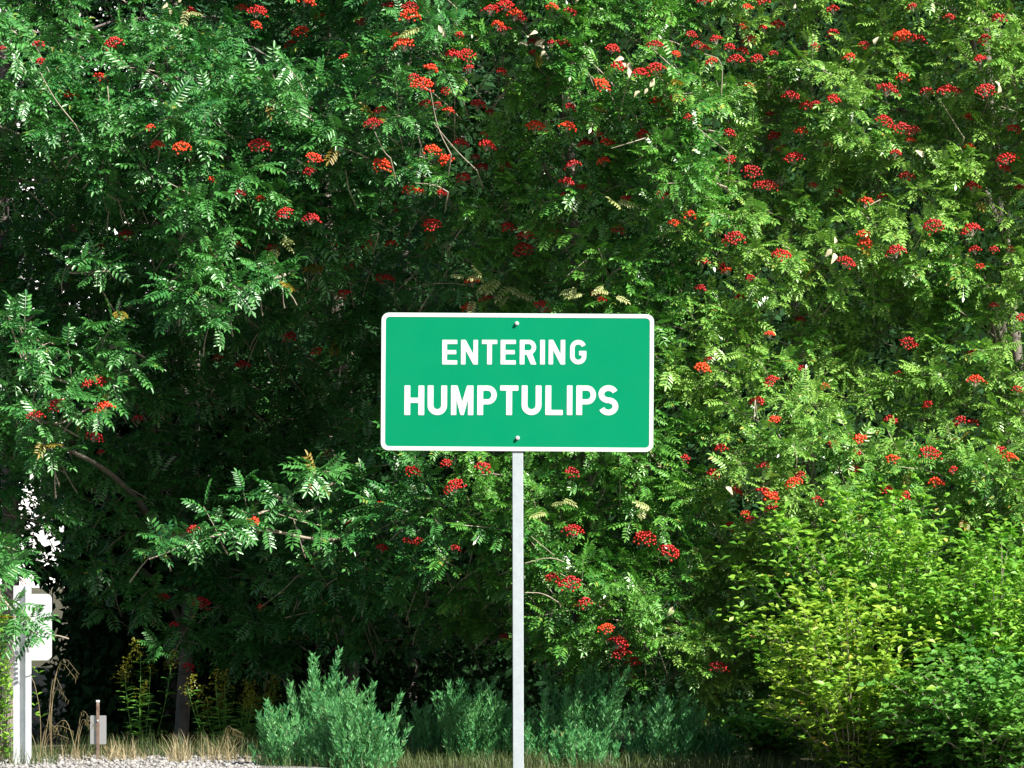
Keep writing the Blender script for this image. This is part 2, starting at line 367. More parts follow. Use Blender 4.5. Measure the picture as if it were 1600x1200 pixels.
# boughs standing out of the wall into the sun: path points px, py, distance, spread, number
BOUGHS = [
 ([(520, 842, 29.6), (400, 815, 29.25), (320, 832, 29.1), (232, 866, 29.0)], 7, 11),
 ([(400, 800, 29.35), (370, 788, 29.2)], 5, 1), ([(470, 800, 29.5), (428, 765, 29.2)], 3, 1),
 ([(330, 395, 29.3), (300, 440, 29.1), (330, 500, 29.0)], 34, 15), ([(440, 425, 29.4), (380, 440, 29.2), (290, 470, 29.05)], 24, 11),
 ([(-20, 900, 28.5), (30, 960, 28.35), (58, 988, 28.3)], 7, 6), ([(-20, 850, 28.9), (40, 905, 28.8)], 14, 5),
 ([(20, 545, 29.3), (110, 600, 29.1), (215, 575, 29.2)], 24, 9), ([(40, 640, 29.1), (90, 660, 29.0), (150, 620, 29.1)], 26, 10),
 ([(60, 690, 29.1), (85, 720, 29.0)], 18, 5), ([(20, 505, 29.2), (60, 530, 29.1)], 14, 4), ([(90, 420, 29.4), (170, 415, 29.4)], 20, 4),
 ([(500, 760, 29.5), (480, 735, 29.4)], 14, 4), ([(265, 290, 29.2), (320, 330, 29.1)], 22, 8), ([(160, 540, 29.3), (190, 530, 29.2)], 14, 4),
 ([(420, 130, 29.4), (460, 150, 29.2)], 20, 8), ([(190, 310, 29.5), (160, 290, 29.4)], 14, 4), ([(285, 375, 29.3), (300, 385, 29.2)], 8, 2)]
BL = []
for path, spread, n in BOUGHS:
    P = smooth_path(path)
    BL.append((owner(*path[0][:2]), [(path[0][0]+40, path[0][1]-25, depth(*path[0][:2])+.3)]+list(path)))
    for k in range(n):
        f = (k+.5)/n*(len(P)-1); a = int(f); q = P[a]*(1-f+a)+P[a+1]*(f-a)
        px, py = q[0]+random.gauss(0, spread*.6), q[1]+random.gauss(0, spread*.6)
        sprays[owner(px, py)].append((px, py, q[2]+random.uniform(-.1, .15), False, 1))

def ico(r, c):
    bm = bmesh.new(); bmesh.ops.create_icosphere(bm, subdivisions=1, radius=r); V = [Vector(v.co)+Vector(c) for v in bm.verts]; F = [[v.index for v in f.verts] for f in bm.faces]; bm.free(); return V, F
def berry_mesh(n, rad, seed, mat):
    r = random.Random(seed); V = []; F = []; S = []
    for k in range(n):
        a = k*2.39996; q = math.sqrt((k+.5)/n)*rad*r.uniform(.85, 1.1)
        p = (q*math.cos(a)*1.1, q*math.sin(a), .62*rad*(1-(q/rad)**2)+r.uniform(-.006, .006)); 
        v, f = ico(r.uniform(.0062, .0078), p); o = len(V); V += v; F += [[i+o for i in t] for t in f]; S += [0]*len(f)
        if k % 3 == 0:      # its stalk
            o = len(V); w_ = .0008; V += [Vector((p[0]-w_, p[1], p[2])), Vector((p[0]+w_, p[1], p[2])), Vector((w_, 0, -.03)), Vector((-w_, 0, -.03))]; F.append([o, o+1, o+2, o+3]); S.append(1)
    me = bpy.data.meshes.new('berry_cluster'); me.from_pydata(V, [], F); me.materials.append(mat); me.materials.append(M['twig'])
    for p, s in zip(me.polygons, S): p.material_index = s; p.use_smooth = s == 0
    return me
BM = {(c_, s): [berry_mesh(44 if s == 2 else 24, .054 if s == 2 else .036, 5*s+k, M[c_]) for k in range(3)] for c_ in ('berry', 'berry_orange') for s in (1, 2)}

roots = []
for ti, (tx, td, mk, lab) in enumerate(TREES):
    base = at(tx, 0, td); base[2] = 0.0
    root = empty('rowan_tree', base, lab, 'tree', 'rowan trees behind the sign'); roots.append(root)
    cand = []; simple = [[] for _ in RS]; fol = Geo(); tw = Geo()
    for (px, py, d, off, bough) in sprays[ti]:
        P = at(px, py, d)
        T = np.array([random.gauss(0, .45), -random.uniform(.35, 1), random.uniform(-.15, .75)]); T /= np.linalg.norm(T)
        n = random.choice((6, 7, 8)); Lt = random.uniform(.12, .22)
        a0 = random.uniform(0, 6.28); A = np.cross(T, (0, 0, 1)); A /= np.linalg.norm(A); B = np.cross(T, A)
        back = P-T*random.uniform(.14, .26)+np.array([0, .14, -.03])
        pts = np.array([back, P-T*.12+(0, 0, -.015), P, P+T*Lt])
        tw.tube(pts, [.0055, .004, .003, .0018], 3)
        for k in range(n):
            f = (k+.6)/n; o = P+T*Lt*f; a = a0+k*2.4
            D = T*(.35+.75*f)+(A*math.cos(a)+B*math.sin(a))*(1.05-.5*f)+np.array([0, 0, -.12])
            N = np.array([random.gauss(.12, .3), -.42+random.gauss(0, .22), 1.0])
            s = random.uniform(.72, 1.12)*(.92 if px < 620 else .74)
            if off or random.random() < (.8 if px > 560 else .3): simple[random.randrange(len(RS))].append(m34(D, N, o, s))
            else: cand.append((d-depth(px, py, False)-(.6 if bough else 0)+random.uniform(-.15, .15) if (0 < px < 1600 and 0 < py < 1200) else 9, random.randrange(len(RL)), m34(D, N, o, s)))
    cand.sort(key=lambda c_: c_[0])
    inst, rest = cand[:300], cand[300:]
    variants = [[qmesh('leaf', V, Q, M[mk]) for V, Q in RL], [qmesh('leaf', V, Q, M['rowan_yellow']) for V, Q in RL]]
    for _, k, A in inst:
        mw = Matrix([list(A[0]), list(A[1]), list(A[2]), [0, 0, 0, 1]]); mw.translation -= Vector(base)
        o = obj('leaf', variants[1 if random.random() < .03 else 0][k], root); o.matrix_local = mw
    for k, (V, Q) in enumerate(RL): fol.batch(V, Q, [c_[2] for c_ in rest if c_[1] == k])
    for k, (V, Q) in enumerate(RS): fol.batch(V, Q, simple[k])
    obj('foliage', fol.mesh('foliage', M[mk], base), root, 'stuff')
    obj('twigs', tw.mesh('twigs', M['twig'], base), root, 'stuff')
    # trunk and limbs
    H = 4.6; lean = random.uniform(-.25, .25)
    tp = np.array([base+(lean*t*t*1.2+.05*math.sin(5*t), .1*t, H*t) for t in np.linspace(0, 1, 9)])
    tr = Geo(); tr.tube(tp, np.linspace(.05, .022, 9), 9); obj('trunk', tr.mesh('trunk', M['bark'], base), root)
    mine = [s for s in sprays[ti] if not s[3]]
    for k in range(13):
        px, py, d, _, _ = mine[int((k+.5)/13*len(mine))]
        E = at(px, py, d+.25); z0 = min(max(E[2]-random.uniform(.5, 1.1), .5), H*.95); S = tp[0]+(tp[-1]-tp[0])*(z0/H); S[2] = z0
        mid = S*.45+E*.55+np.array([random.uniform(-.1, .1), .1, .22])
        b_ = Geo(); b_.tube(smooth_path([S, S*.75+mid*.25+(0, 0, .1), mid, E]), np.linspace(.034, .007, len(smooth_path([S, S, mid, E]))), 6)
        obj('branch', b_.mesh('branch', M['bark'], base), root)
for ti, path in BL:
    P = smooth_path([at(*q)+(0, .04, -.03) for q in path]); g = Geo(); g.tube(P, np.linspace(.013, .004, len(P)), 5)
    obj('branch', g.mesh('branch', M['twig'], roots[ti].location), roots[ti])
for e in BERRIES.split():
    q = [int(k) for k in e.split(',')]; px, py, s = q[0], q[1], (q[2] if len(q) > 2 else 1)
    d = ONBOUGH.get((px, py), depth(px, py)-(.27 if s == 2 else random.uniform(.0, .2))); root = roots[owner(px, py)]
    orange = random.random() < (.75 if px < 700 and py < 320 else .22)
    o = obj('berry_cluster', random.choice(BM[('berry_orange' if orange else 'berry', s)]), root)
    o.location = Vector(at(px, py, d))-root.location
    o.rotation_euler = (random.uniform(.25, .8), random.uniform(-.35, .35), random.uniform(0, 6.28)); 
    o.rotation_euler = (Matrix.Rotation(random.uniform(.1, .7), 3, 'X') @ Matrix.Rotation(random.uniform(-.35, .35), 3, 'Y') @ Matrix.Rotation(random.uniform(0, 6.28), 3, 'Z')).to_euler()
    k = random.uniform(.72, 1.3) if s == 1 else random.uniform(.92, 1.25); o.scale = (k, k, k)

# bare pale twigs that stand out of the leaves
TW = [[(62, 112), (85, 155), (118, 195)], [(170, 160), (168, 135)], [(335, 190), (365, 216)], [(288, 372), (305, 425), (318, 445)], [(272, 440), (276, 470)], [(30, 515), (60, 540), (100, 556)],
      [(672, 138), (683, 200), (705, 242)], [(676, 190), (712, 235), (745, 266)], [(648, 286), (680, 288), (700, 300)], [(885, 432), (918, 404)], [(1100, 84), (1130, 93), (1127, 146)],
      [(1183, 560), (1199, 583)], [(820, 880), (862, 869), (892, 884)], [(830, 838), (866, 868)], [(820, 926), (848, 926), (874, 942)], [(435, 803), (480, 818), (512, 822)],
      [(560, 372), (592, 365)], [(585, 205), (600, 238), (610, 247)], [(1240, 690), (1245, 720)], [(1465, 150), (1490, 190), (1506, 215)], [(1350, 325), (1375, 312)], [(165, 245), (172, 258)],
      [(955, 232), (1010, 215)], [(1178, 655), (1180, 625)], [(405, 950), (440, 925), (475, 890)], [(540, 265), (545, 297)], [(180, 288), (218, 320)], [(1090, 200), (1140, 240)], [(1560, 165), (1590, 175)], [(1480, 660), (1485, 690)]]
for p in TW:
    g = Geo(); d0 = min(depth(*p[0]), depth(*p[-1]))-.22
    P = smooth_path([at(x, y, d0+.05*k+random.uniform(-.02, .02)) for k, (x, y) in enumerate(p)])
    P = np.concatenate([P, [P[-1]+(random.uniform(-.05, .05), .3, -.1)]]); r = roots[owner(*p[0])]
    g.tube(P, np.linspace(.0018, .0042, len(P)), 4); obj('twig', g.mesh('twig', M['twig'], r.location), r)
# dried cream leaves caught in the crowns
dried = [qmesh('dried_leaf', *oval_leaf(.062, .034, 60+k, .9), M['dried']) for k in range(3)]
for x, y, n in [(820, 62, 2), (829, 72, 2), (842, 80, 2), (836, 55, 1), (980, 92, 3), (1000, 143, 2), (1020, 141, 1), (984, 130, 1), 
                 (1304, 388, 3), (1556, 148, 2),  (260, 6, 3), (905, 2, 3),  (1248, 3, 2), (1360, 75, 1),  (693, 55, 2), (1447, 246, 1), (1057, 958, 2), (1133, 757, 1)]:
    for k in range(n):
        px, py = x+random.gauss(0, 6), y+random.gauss(0, 6); r = roots[owner(px, py)]
        A = m34(np.array([random.gauss(0, 1), -.3, random.gauss(0, .8)]), np.array([random.gauss(.3, .4), -1, .5+random.gauss(0, .3)]), at(px, py, depth(px, py)-.28), random.uniform(.5, 1.1))
        mw = Matrix([list(A[0]), list(A[1]), list(A[2]), [0, 0, 0, 1]]); mw.translation -= r.location
        obj('dried_leaf', random.choice(dried), r).matrix_local = mw

pale = [qmesh('leaf', V, Q, M['rowan_pale']) for V, Q in RL]
for x, y, n in [(742, 440, 3), (768, 434, 4), (795, 442, 3), (745, 464, 2), (800, 464, 2), (858, 795, 3), (432, 372, 3), (950, 458, 3), (905, 455, 2), (490, 738, 2), (300, 838, 2), (385, 800, 2), (1020, 790, 2), (960, 320, 2), (1178, 142, 1), (660, 56, 1), (300, 18, 2)]:
    for k in range(n):
        px, py = x+random.gauss(0, 9), y+random.gauss(0, 7); r = roots[owner(px, py)]; a = random.uniform(0, 6.28)
        A = m34(np.array([math.cos(a), -.5, math.sin(a)*.7]), np.array([random.gauss(0, .3), -.7, 1]), at(px, py, depth(px, py)-.3), random.uniform(.45, .75))
        mw = Matrix([list(A[0]), list(A[1]), list(A[2]), [0, 0, 0, 1]]); mw.translation -= r.location
        obj('leaf', random.choice(pale), r).matrix_local = mw

# ------------------------------------------------------------------ dark wood behind the rowans
GAPS = [(60, 296, 15, 12, .97), (62, 360, 9, 6, .9), (62, 412, 7, 6, .9), (58, 494, 14, 5, .9), (48, 775, 24, 26, .8), (62, 845, 36, 36, .88), (16, 940, 64, 50, 1), (14, 1030, 58, 70, 1), (340, 230, 6, 5, 1), (830, 560, 5, 5, 1)]
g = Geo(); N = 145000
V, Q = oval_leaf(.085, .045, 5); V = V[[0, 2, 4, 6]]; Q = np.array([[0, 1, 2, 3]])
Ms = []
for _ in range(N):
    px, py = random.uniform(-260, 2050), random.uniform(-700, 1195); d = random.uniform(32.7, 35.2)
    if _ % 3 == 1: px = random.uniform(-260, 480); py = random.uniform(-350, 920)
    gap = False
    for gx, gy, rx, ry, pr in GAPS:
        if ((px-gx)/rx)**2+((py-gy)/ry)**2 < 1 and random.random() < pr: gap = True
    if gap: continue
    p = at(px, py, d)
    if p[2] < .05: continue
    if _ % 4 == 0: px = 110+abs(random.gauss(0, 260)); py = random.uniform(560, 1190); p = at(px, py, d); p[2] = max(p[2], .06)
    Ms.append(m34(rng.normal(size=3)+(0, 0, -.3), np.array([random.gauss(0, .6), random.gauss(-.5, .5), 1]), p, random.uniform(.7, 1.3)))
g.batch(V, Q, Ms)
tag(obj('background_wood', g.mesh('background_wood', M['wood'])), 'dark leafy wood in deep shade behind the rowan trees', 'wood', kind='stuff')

# ------------------------------------------------------------------ tall conifers behind, upper left
def conifer(px, d, rtrunk, H, z0, label, seed, spread=1.3, nb=60):
    r = random.Random(seed); base = at(px, 0, d); base[2] = 0
    root = empty('conifer_tree', base, label, 'tree', 'conifers behind the rowans')
    t = Geo(); t.tube([base+(.03*math.sin(k), 0, H*k/10) for k in range(11)], np.linspace(rtrunk, rtrunk*.45, 11), 12)
    obj('trunk', t.mesh('trunk', M['conifer_bark'], base), root)
    f = Geo(); bt = Geo(); nd = []
    for k in range(nb):
        z = z0+(H-z0)*(k/nb); a = k*2.4; L = spread*(1-.55*(z-z0)/(H-z0))*r.uniform(.7, 1.1)
        D = np.array([math.cos(a), math.sin(a), 0]); S = base+(0, 0, z)
        P = [S+D*L*u+np.array([0, 0, .12*L*u-.45*L*u*u]) for u in np.linspace(0, 1, 6)]; bt.tube(P, np.linspace(.014, .003, 6), 4)
        for q in range(95):
            u = r.uniform(.12, 1); o = S+D*L*u+np.array([0, 0, .12*L*u-.45*L*u*u]); sd_ = np.array([-D[1], D[0], 0])*r.choice((-1, 1))
            w_ = (1-u)*.3+.06; o = o+sd_*r.uniform(0, w_)*1.0+np.array([0, 0, -r.uniform(0, .07)])
            nd.append(m34(D*.7+sd_*r.uniform(.3, 1)+np.array([0, 0, r.uniform(-.5, .1)]), np.array([r.gauss(0, .3), -.3, 1]), o, r.uniform(.6, 1.2)))
    nv = np.array([(0, 0, 0), (.05, -.011, .004), (.10, 0, -.01), (.05, .011, .004)]); f.batch(nv, np.array([[0, 1, 2, 3]]), nd)
    obj('needles', f.mesh('needles', M['conifer'], base), root, 'stuff')
    obj('branches', bt.mesh('branches', M['conifer_bark'], base), root, 'stuff')
conifer(10, 31.0, .062, 7.2, 5.4, 'tall conifer with bare pinkish grey trunk showing at the left edge', 1, nb=26)
conifer(268, 33.0, .055, 7.5, 3.9, 'dark conifer behind the top of the left rowan', 2, 1.5, 80)
conifer(640, 34.6, .05, 8.2, 4.2, 'conifer deep in shade behind the rowans, above and left of the sign', 3, 1.4, 60)

# ------------------------------------------------------------------ feathery cypress bushes along the bottom
def cypress(px, py, d, hw, label, seed, n=46):
    r = random.Random(seed); base = at(px, 0, d); base[2] = 0; Htop = at(px, py, d)[2]
    root = empty('cypress_shrub', base, label, 'shrub', 'feathery evergreen shrubs at the foot of the rowans')
    st = Geo()
    for k in range(3): st.tube([base+(.02*k-.02, .02*k, 0), base+((k-1)*.05, .03, Htop*.3), base+((k-1)*.07, .05, Htop*.55)], [.012, .008, .003], 6)
    obj('stem', st.mesh('stem', M['bark'], base), root)
    sv = np.array([(0, 0, 0), (.011, -.0032, .002), (.027, 0, 0), (.011, .0032, .002)])
    Qs = np.array([[0, 1, 2, 3]]); rest = Geo()
    lobes = [(0, 0, Htop)]+[(hw*r.uniform(-1, 1), hw*r.uniform(-.9, .6), Htop*r.uniform(.6, .9)) for _ in range(max(5, n//8))]
    for k in range(n):
        lx, ly, top = lobes[k % len(lobes)]; x, y = lx*.8+r.gauss(0, .045), ly*.8+r.gauss(0, .045); top *= r.uniform(.66, 1.0); L = r.uniform(.28, .6); zt = top if r.random() < .5 else r.uniform(.2, 1)*top
        tip = base+(x, y, zt); Dv = np.array([x*.55+r.gauss(0, .04), y*.5+r.gauss(0, .04), L]); Dv /= np.linalg.norm(Dv); s0 = tip-Dv*L
        nd = []
        for b_ in range(26):         # small side sprays, each with scale leaves
            u = (b_+.5)/26; o = s0+Dv*L*u; a2 = b_*2.4; sp = np.array([math.cos(a2), math.sin(a2), 0]); l2 = (.075*(1-u)**.7+.02)*r.uniform(.7, 1.1)
            D2 = Dv*1.15+sp*.5; D2 /= np.linalg.norm(D2)
            for c_ in range(7):
                o2 = o+D2*l2*(c_+.5)/7; s3 = np.cross(D2, sp)*(1 if c_ % 2 else -1)
                nd.append(m34(D2+s3*.55+rng.normal(0, .12, 3), sp+rng.normal(0, .3, 3), o2, r.uniform(.8, 1.25)))
        rest.batch(sv, Qs, nd)
    obj('foliage', rest.mesh('foliage', M['cypress'], base), root, 'stuff')
cypress(560, 1062, 28.15, .28, 'bright feathery evergreen shrub, widest of those left of the sign post, in full sun', 11, 120)
cypress(500, 1015, 28.9, .20, 'narrow feathery evergreen shrub rising to a point behind the bright one', 12, 75)
cypress(447, 1090, 28.4, .18, 'low feathery evergreen shrub with a leaning tip beside the yellow goldenrod', 13, 50)
cypress(745, 1040, 29.4, .24, 'half shaded feathery evergreen shrub just left of the sign post', 14, 90)
cypress(655, 1085, 29.8, .22, 'dark feathery evergreen shrub in shade between its brighter neighbours', 15, 60)
cypress(915, 1015, 29.3, .26, 'feathery evergreen shrub just right of the sign post', 16, 100)
cypress(838, 1100, 29.3, .15, 'small feathery evergreen shrub hugging the right side of the sign post', 19, 44)
cypress(1030, 1070, 28.8, .24, 'feathery evergreen shrub under the low red berries right of the post', 17, 85)
cypress(1110, 1110, 28.9, .20, 'smallest feathery evergreen shrub, beside the dark gap under the golden shrub', 18, 54)
cypress(900, 1130, 28.3, .17, 'lowest feathery evergreen shrub, right of the post at the very front', 20, 46)

# ------------------------------------------------------------------ broad-leaved shrubs, lower right
def shrub(px, top, d, hw, mk, label, seed, nstem, L=.058, W=.027, lean=0., low=0.0, parts=300, dy=.5):
    r = random.Random(seed); base = at(px, 0, d); base[2] = 0; Ht = at(px, top, d)[2]
    root = empty('leafy_shrub', base, label, 'shrub', 'broad-leaved shrubs at the lower right')
    lv = [oval_leaf(L, W, seed+k, .35) for k in range(4)]; cand = []
    for k in range(nstem):
        a = r.uniform(0, 6.28); q = math.sqrt(r.random()); x = hw*q*math.cos(a); y = dy*q*math.sin(a)
        h = max(.25, (Ht*(1-.36*(x/hw)**2)*r.uniform(.4, 1.04)))
        if r.random() < .35: h *= r.uniform(.5, .9)
        F = base+(x*.25, y*.25+.05, 0); E = base+(x+lean*h, y-.1, h); mid = F*.5+E*.5+np.array([-x*.2+r.gauss(0, .05), .05, .14*h])
        P = smooth_path([F, mid, E], 3); g = Geo(); g.tube(P, np.linspace(.0055, .0015, len(P)), 4)
        obj('stem', g.mesh('stem', M['twig'] if k % 3 == 0 else M['bark'], base), root)
        ln = np.linalg.norm(np.diff(P, axis=0), axis=1).sum(); n = int(ln*.9/.0185)
        for i in range(n):
            u = .1+.9*(i+.5)/n; f = u*(len(P)-1); a_ = min(int(f), len(P)-2); o = P[a_]*(1-f+a_)+P[a_+1]*(f-a_)
            T = P[a_+1]-P[a_]; T /= np.linalg.norm(T)
            if r.random() < .45:       # short side shoot
                o = o+np.array([r.gauss(0, .09), r.gauss(-.03, .09), r.gauss(.02, .06)])
            a0 = i*1.57+r.uniform(-.3, .3)
            for s in (0, math.pi):
                D = np.array([math.cos(a0+s), math.sin(a0+s), 0])*.9+T*.55+rng.normal(0, .15, 3)
                N = np.array([r.gauss(.1, .25), -.35+r.gauss(0, .25), 1.0])
                cand.append((o[1]+r.uniform(-.2, .2) if o[2] > .2 else 99, r.randrange(4), m34(D, N, o, r.uniform(.6, 1.15))))
    cand.sort(key=lambda c_: c_[0])
    me = [qmesh('leaf', V, Q, M[mk]) for V, Q in lv]
    for _, k, A in cand[:parts]:
        mw = Matrix([list(A[0]), list(A[1]), list(A[2]), [0, 0, 0, 1]]); mw.translation -= root.location
        obj('leaf', me[k], root).matrix_local = mw
    g = Geo()
    for k, (V, Q) in enumerate(lv): g.batch(V[[0, 2, 4, 6]]*(1, 1.1, 1), np.array([[0, 1, 2, 3]]), [c_[2] for c_ in cand[parts:] if c_[1] == k])
    if g.n: obj('foliage', g.mesh('foliage', M[mk], base), root, 'stuff')
shrub(1385, 765, 28.3, .92, 'shrub_green', 'tallest leafy shrub at the lower right, fresh green with upright shoots', 31, 165, lean=-.03)
shrub(1335, 905, 27.7, .52, 'shrub_gold', 'golden-green shrub with yellowing leaves, arching over the dark gap', 32, 90, lean=-.10)
shrub(1560, 830, 28.0, .60, 'shrub_green', 'green leafy shrub at the right edge behind the rounder-leaved one', 33, 120, lean=.02)
shrub(1530, 1010, 27.4, .62, 'shrub_deep', 'low glossy shrub with rounder deep green leaves in the lower right corner', 34, 130, L=.056, W=.038)
shrub(1215, 1130, 28.9, .38, 'shrub_deep', 'small shaded shrub low down under the golden-green shrub', 35, 40, L=.06, W=.035, parts=120)
shrub(2, 960, 28.9, .10, 'shrub_green', 'narrow sunlit shrub in front of the white post at the left edge', 36, 16, L=.05, W=.018, parts=120, dy=.12)

# ------------------------------------------------------------------ goldenrod
def goldenrod(px, top, d, hw, label, seed, n):
    r = random.Random(seed); base = at(px, 0, d); base[2] = 0; Ht = at(px, top, d)[2]
    root = empty('goldenrod_plant', base, label, 'plant', 'yellow goldenrod plants in the shade')
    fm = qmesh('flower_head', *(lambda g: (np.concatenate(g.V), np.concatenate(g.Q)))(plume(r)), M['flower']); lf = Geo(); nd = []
    for k in range(n):
        x = r.gauss(0, hw*.6); y = r.uniform(-.2, .2); h = Ht*r.uniform(.55, 1)
        P = [base+(x*.4, y*.5, 0), base+(x*.8, y, h*.5), base+(x, y, h)]; g = Geo(); g.tube(smooth_path(P, 2), .0025, 4)
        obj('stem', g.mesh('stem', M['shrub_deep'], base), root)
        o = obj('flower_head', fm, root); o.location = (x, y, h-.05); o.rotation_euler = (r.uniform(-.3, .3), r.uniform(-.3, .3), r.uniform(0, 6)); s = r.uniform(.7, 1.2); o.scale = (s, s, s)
        for i in range(22):
            u = r.uniform(.1, .93); a = i*2.4; nd.append(m34(np.array([math.cos(a), math.sin(a), .3]), np.array([0, -.3, 1.]), base+(x*(.4+.6*u), y, h*u), r.uniform(.7, 1.1)))
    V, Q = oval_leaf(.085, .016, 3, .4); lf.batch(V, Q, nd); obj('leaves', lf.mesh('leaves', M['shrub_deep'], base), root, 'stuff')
def plume(r):
    g = Geo(); nd = []
    for k in range(16):
        a = k*2.4; L = .09*(1-k/22); z = k*.009
        for c_ in range(12):
            u = c_/12; nd.append(m34(rng.normal(size=3), np.array([0, 0, 1.])+rng.normal(0, .5, 3), np.array([math.cos(a)*L*u, math.sin(a)*L*u, z+.03*u-.035*u*u]), r.uniform(.7, 1.3)))
    g.batch(np.array([(0, 0, 0), (.006, -.004, 0), (.012, 0, 0), (.006, .004, 0)]), np.array([[0, 1, 2, 3]]), nd); return g
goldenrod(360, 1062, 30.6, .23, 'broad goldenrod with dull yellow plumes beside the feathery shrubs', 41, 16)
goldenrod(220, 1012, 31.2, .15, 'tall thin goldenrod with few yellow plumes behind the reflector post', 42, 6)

# ------------------------------------------------------------------ grasses
def blade(L, w_, bend, seg=5):
    V = []; 
    for k in range(seg+1):
        u = k/seg; ww = w_*(1-u)**.6+.0003; V += [(-ww, bend*L*u*u, L*(u-.35*bend*u*u)), (ww, bend*L*u*u, L*(u-.35*bend*u*u))]
    return np.array(V), np.array([[2*k, 2*k+1, 2*k+3, 2*k+2] for k in range(seg)])
def scatter_grass(name, mat, spots, n, hr, label, wd=.0022):
    g = Geo(); bl = [blade(1, wd/.3, b_) for b_ in (.1, .3, .55, .8)]; Ms = [[] for _ in bl]
    for _ in range(n):
        x0, x1, d0, d1, hs = random.choice(spots); px = random.uniform(x0, x1); d = random.uniform(d0, d1); p = at(px, 0, d); p[2] = 0
        a = random.uniform(0, 6.28); s = random.uniform(*hr)*hs; A = np.zeros((3, 4)); c_, s_ = math.cos(a), math.sin(a); t = random.gauss(0, .18)
        A[:, 0] = (c_*.3, s_*.3, 0); A[:, 1] = (-s_*s, c_*s, 0); A[:, 2] = (t*s, random.gauss(0, .12)*s, s); A[:, 3] = p; Ms[random.randrange(4)].append(A)
    for (V, Q), m_ in zip(bl, Ms): g.batch(V, Q, m_)
    tag(obj(name, g.mesh(name, mat)), label, 'grass', kind='stuff')
scatter_grass('dry_grass', M['grass_dry'], [(262, 300, 28.7, 29.2, 1.5), (315, 372, 28.7, 29.2, 1.45), (110, 250, 28.9, 29.6, .75), (165, 215, 28.9, 29.3, 1.2), (40, 140, 28.8, 29.6, .85), (380, 420, 28.6, 29.4, .5), (-200, 60, 28.5, 29.6, .8)], 700, (.05, .15), 'pale dry grass along the gravel edge at the lower left')
scatter_grass('green_grass', M['grass_green'], [(400, 1250, 27.9, 28.6, .8), (620, 1250, 27.9, 29.0, .9), (620, 1250, 27.9, 28.8, .7), (-300, 90, 28.1, 29.5, 1.3), (430, 1700, 28.9, 30.4, 1.2), (1100, 1700, 27.6, 28.6, .9), (100, 480, 29.4, 30.6, 1.5), (800, 1150, 28.9, 29.8, .8)], 9500, (.04, .13), 'short green grass and weeds at the foot of the trees')
# tall arching brome grass, each clump a plant
def brome(px, top, d, label, seed, n, sway):
    r = random.Random(seed); base = at(px, 0, d); base[2] = 0; Ht = at(px, top, d)[2]
    root = empty('brome_grass', base, label, 'grass', 'tall arching dry grasses')
    sp = qmesh('seed_head', *(lambda a: (a[0]*1, a[1]))(oval_leaf(.032, .008, 2, .2)), M['grass_dry'])
    for k in range(n):
        s = sway*r.uniform(.5, 1.2)*(1 if r.random() < .8 else -1); h = Ht*r.uniform(.65, 1.0)
        P = smooth_path([base+(r.uniform(-.05, .05), 0, 0), base+(s*.15, 0, h*.6), base+(s*.45, -.02, h*1.08), base+(s, -.03, h*.86)], 3)
        g = Geo(); g.tube(P, np.linspace(.0024, .0012, len(P)), 3); obj('stalk', g.mesh('stalk', M['grass_dry'], base), root)
        for i in range(7):
            f = (.62+.38*i/6)*(len(P)-1); a = min(int(f), len(P)-2); q = P[a]*(1-f+a)+P[a+1]*(f-a)
            o = obj('seed_head', sp, root); o.matrix_local = Matrix.Translation(Vector(q-base)+Vector((r.uniform(-.01, .01), 0, -.002))) @ Matrix.Rotation(R(90)+r.uniform(-.3, .5), 4, 'Y')
brome(72, 1030, 28.9, 'tallest arching dry grass beside the white post, seed heads drooping right', 51, 5, .19)
brome(62, 1128, 28.7, 'low arching dry grass at the foot of the white post', 52, 5, .17)
brome(118, 1110, 28.8, 'bent dry grass between the white post and the reflector post', 53, 4, .13)
brome(345, 1130, 29.0, 'thin dry grass stalks in front of the goldenrod', 54, 4, .12)

# gravel stones
g = Geo(); bm = bmesh.new(); bmesh.ops.create_cube(bm, size=1); bmesh.ops.subdivide_edges(bm, edges=bm.edges[:], cuts=1, use_grid_fill=True)
sv = np.array([tuple(v.co.normalized()*(.8+.2*random.random())) for v in bm.verts])*.5; sq = np.array([[v.index for v in f.verts] for f in bm.faces]); bm.free()
Ms = []
for _ in range(5200):
    p = at(random.uniform(-200, 405), 0, random.uniform(26.5, 29.75)); s = random.choice((.012, .016, .022, .03))*random.uniform(.7, 1.2); a = random.uniform(0, 6.28)
    A = np.zeros((3, 4)); A[:, 0] = (math.cos(a)*s, math.sin(a)*s, 0); A[:, 1] = (-math.sin(a)*s*.8, math.cos(a)*s*.8, 0); A[:, 2] = (0, 0, s*.7); A[:, 3] = (p[0], p[1], .006+s*.2); Ms.append(A)
g.batch(sv, sq, Ms); tag(obj('gravel', g.mesh('gravel', M['stone'])), 'loose pale stones on the verge', 'gravel', kind='stuff')

# small yellow wildflower
base = at(441, 0, 28.6); base[2] = 0
root = empty('wildflower', base, 'tiny yellow wildflower in front of the low feathery shrub', 'flower')
for k, (dx, h) in enumerate(((-.008, .165), (.018, .172))):
    g = Geo(); g.tube([base, base+(dx*.5, 0, h*.5), base+(dx, -.01, h)], .0015, 4); obj('stem', g.mesh('stem', M['shrub_deep'], base), root)
    bm = bmesh.new()
    for q in range(8):
        a = q*math.pi/4; c_, s_ = math.cos(a), math.sin(a); pr = Vector((-s_, 0, c_))*.0035
        v = [bm.verts.new(p_) for p_ in (Vector((0, -.001*(q % 2), 0)), Vector((c_, -.05, s_))*.009+pr, Vector((c_, 0, s_))*.014, Vector((c_, -.05, s_))*.009-pr)]; bm.faces.new(v)
    o = bm_obj('flower_head', bm, M['petal'], root); o.location = (dx, -.012, h)

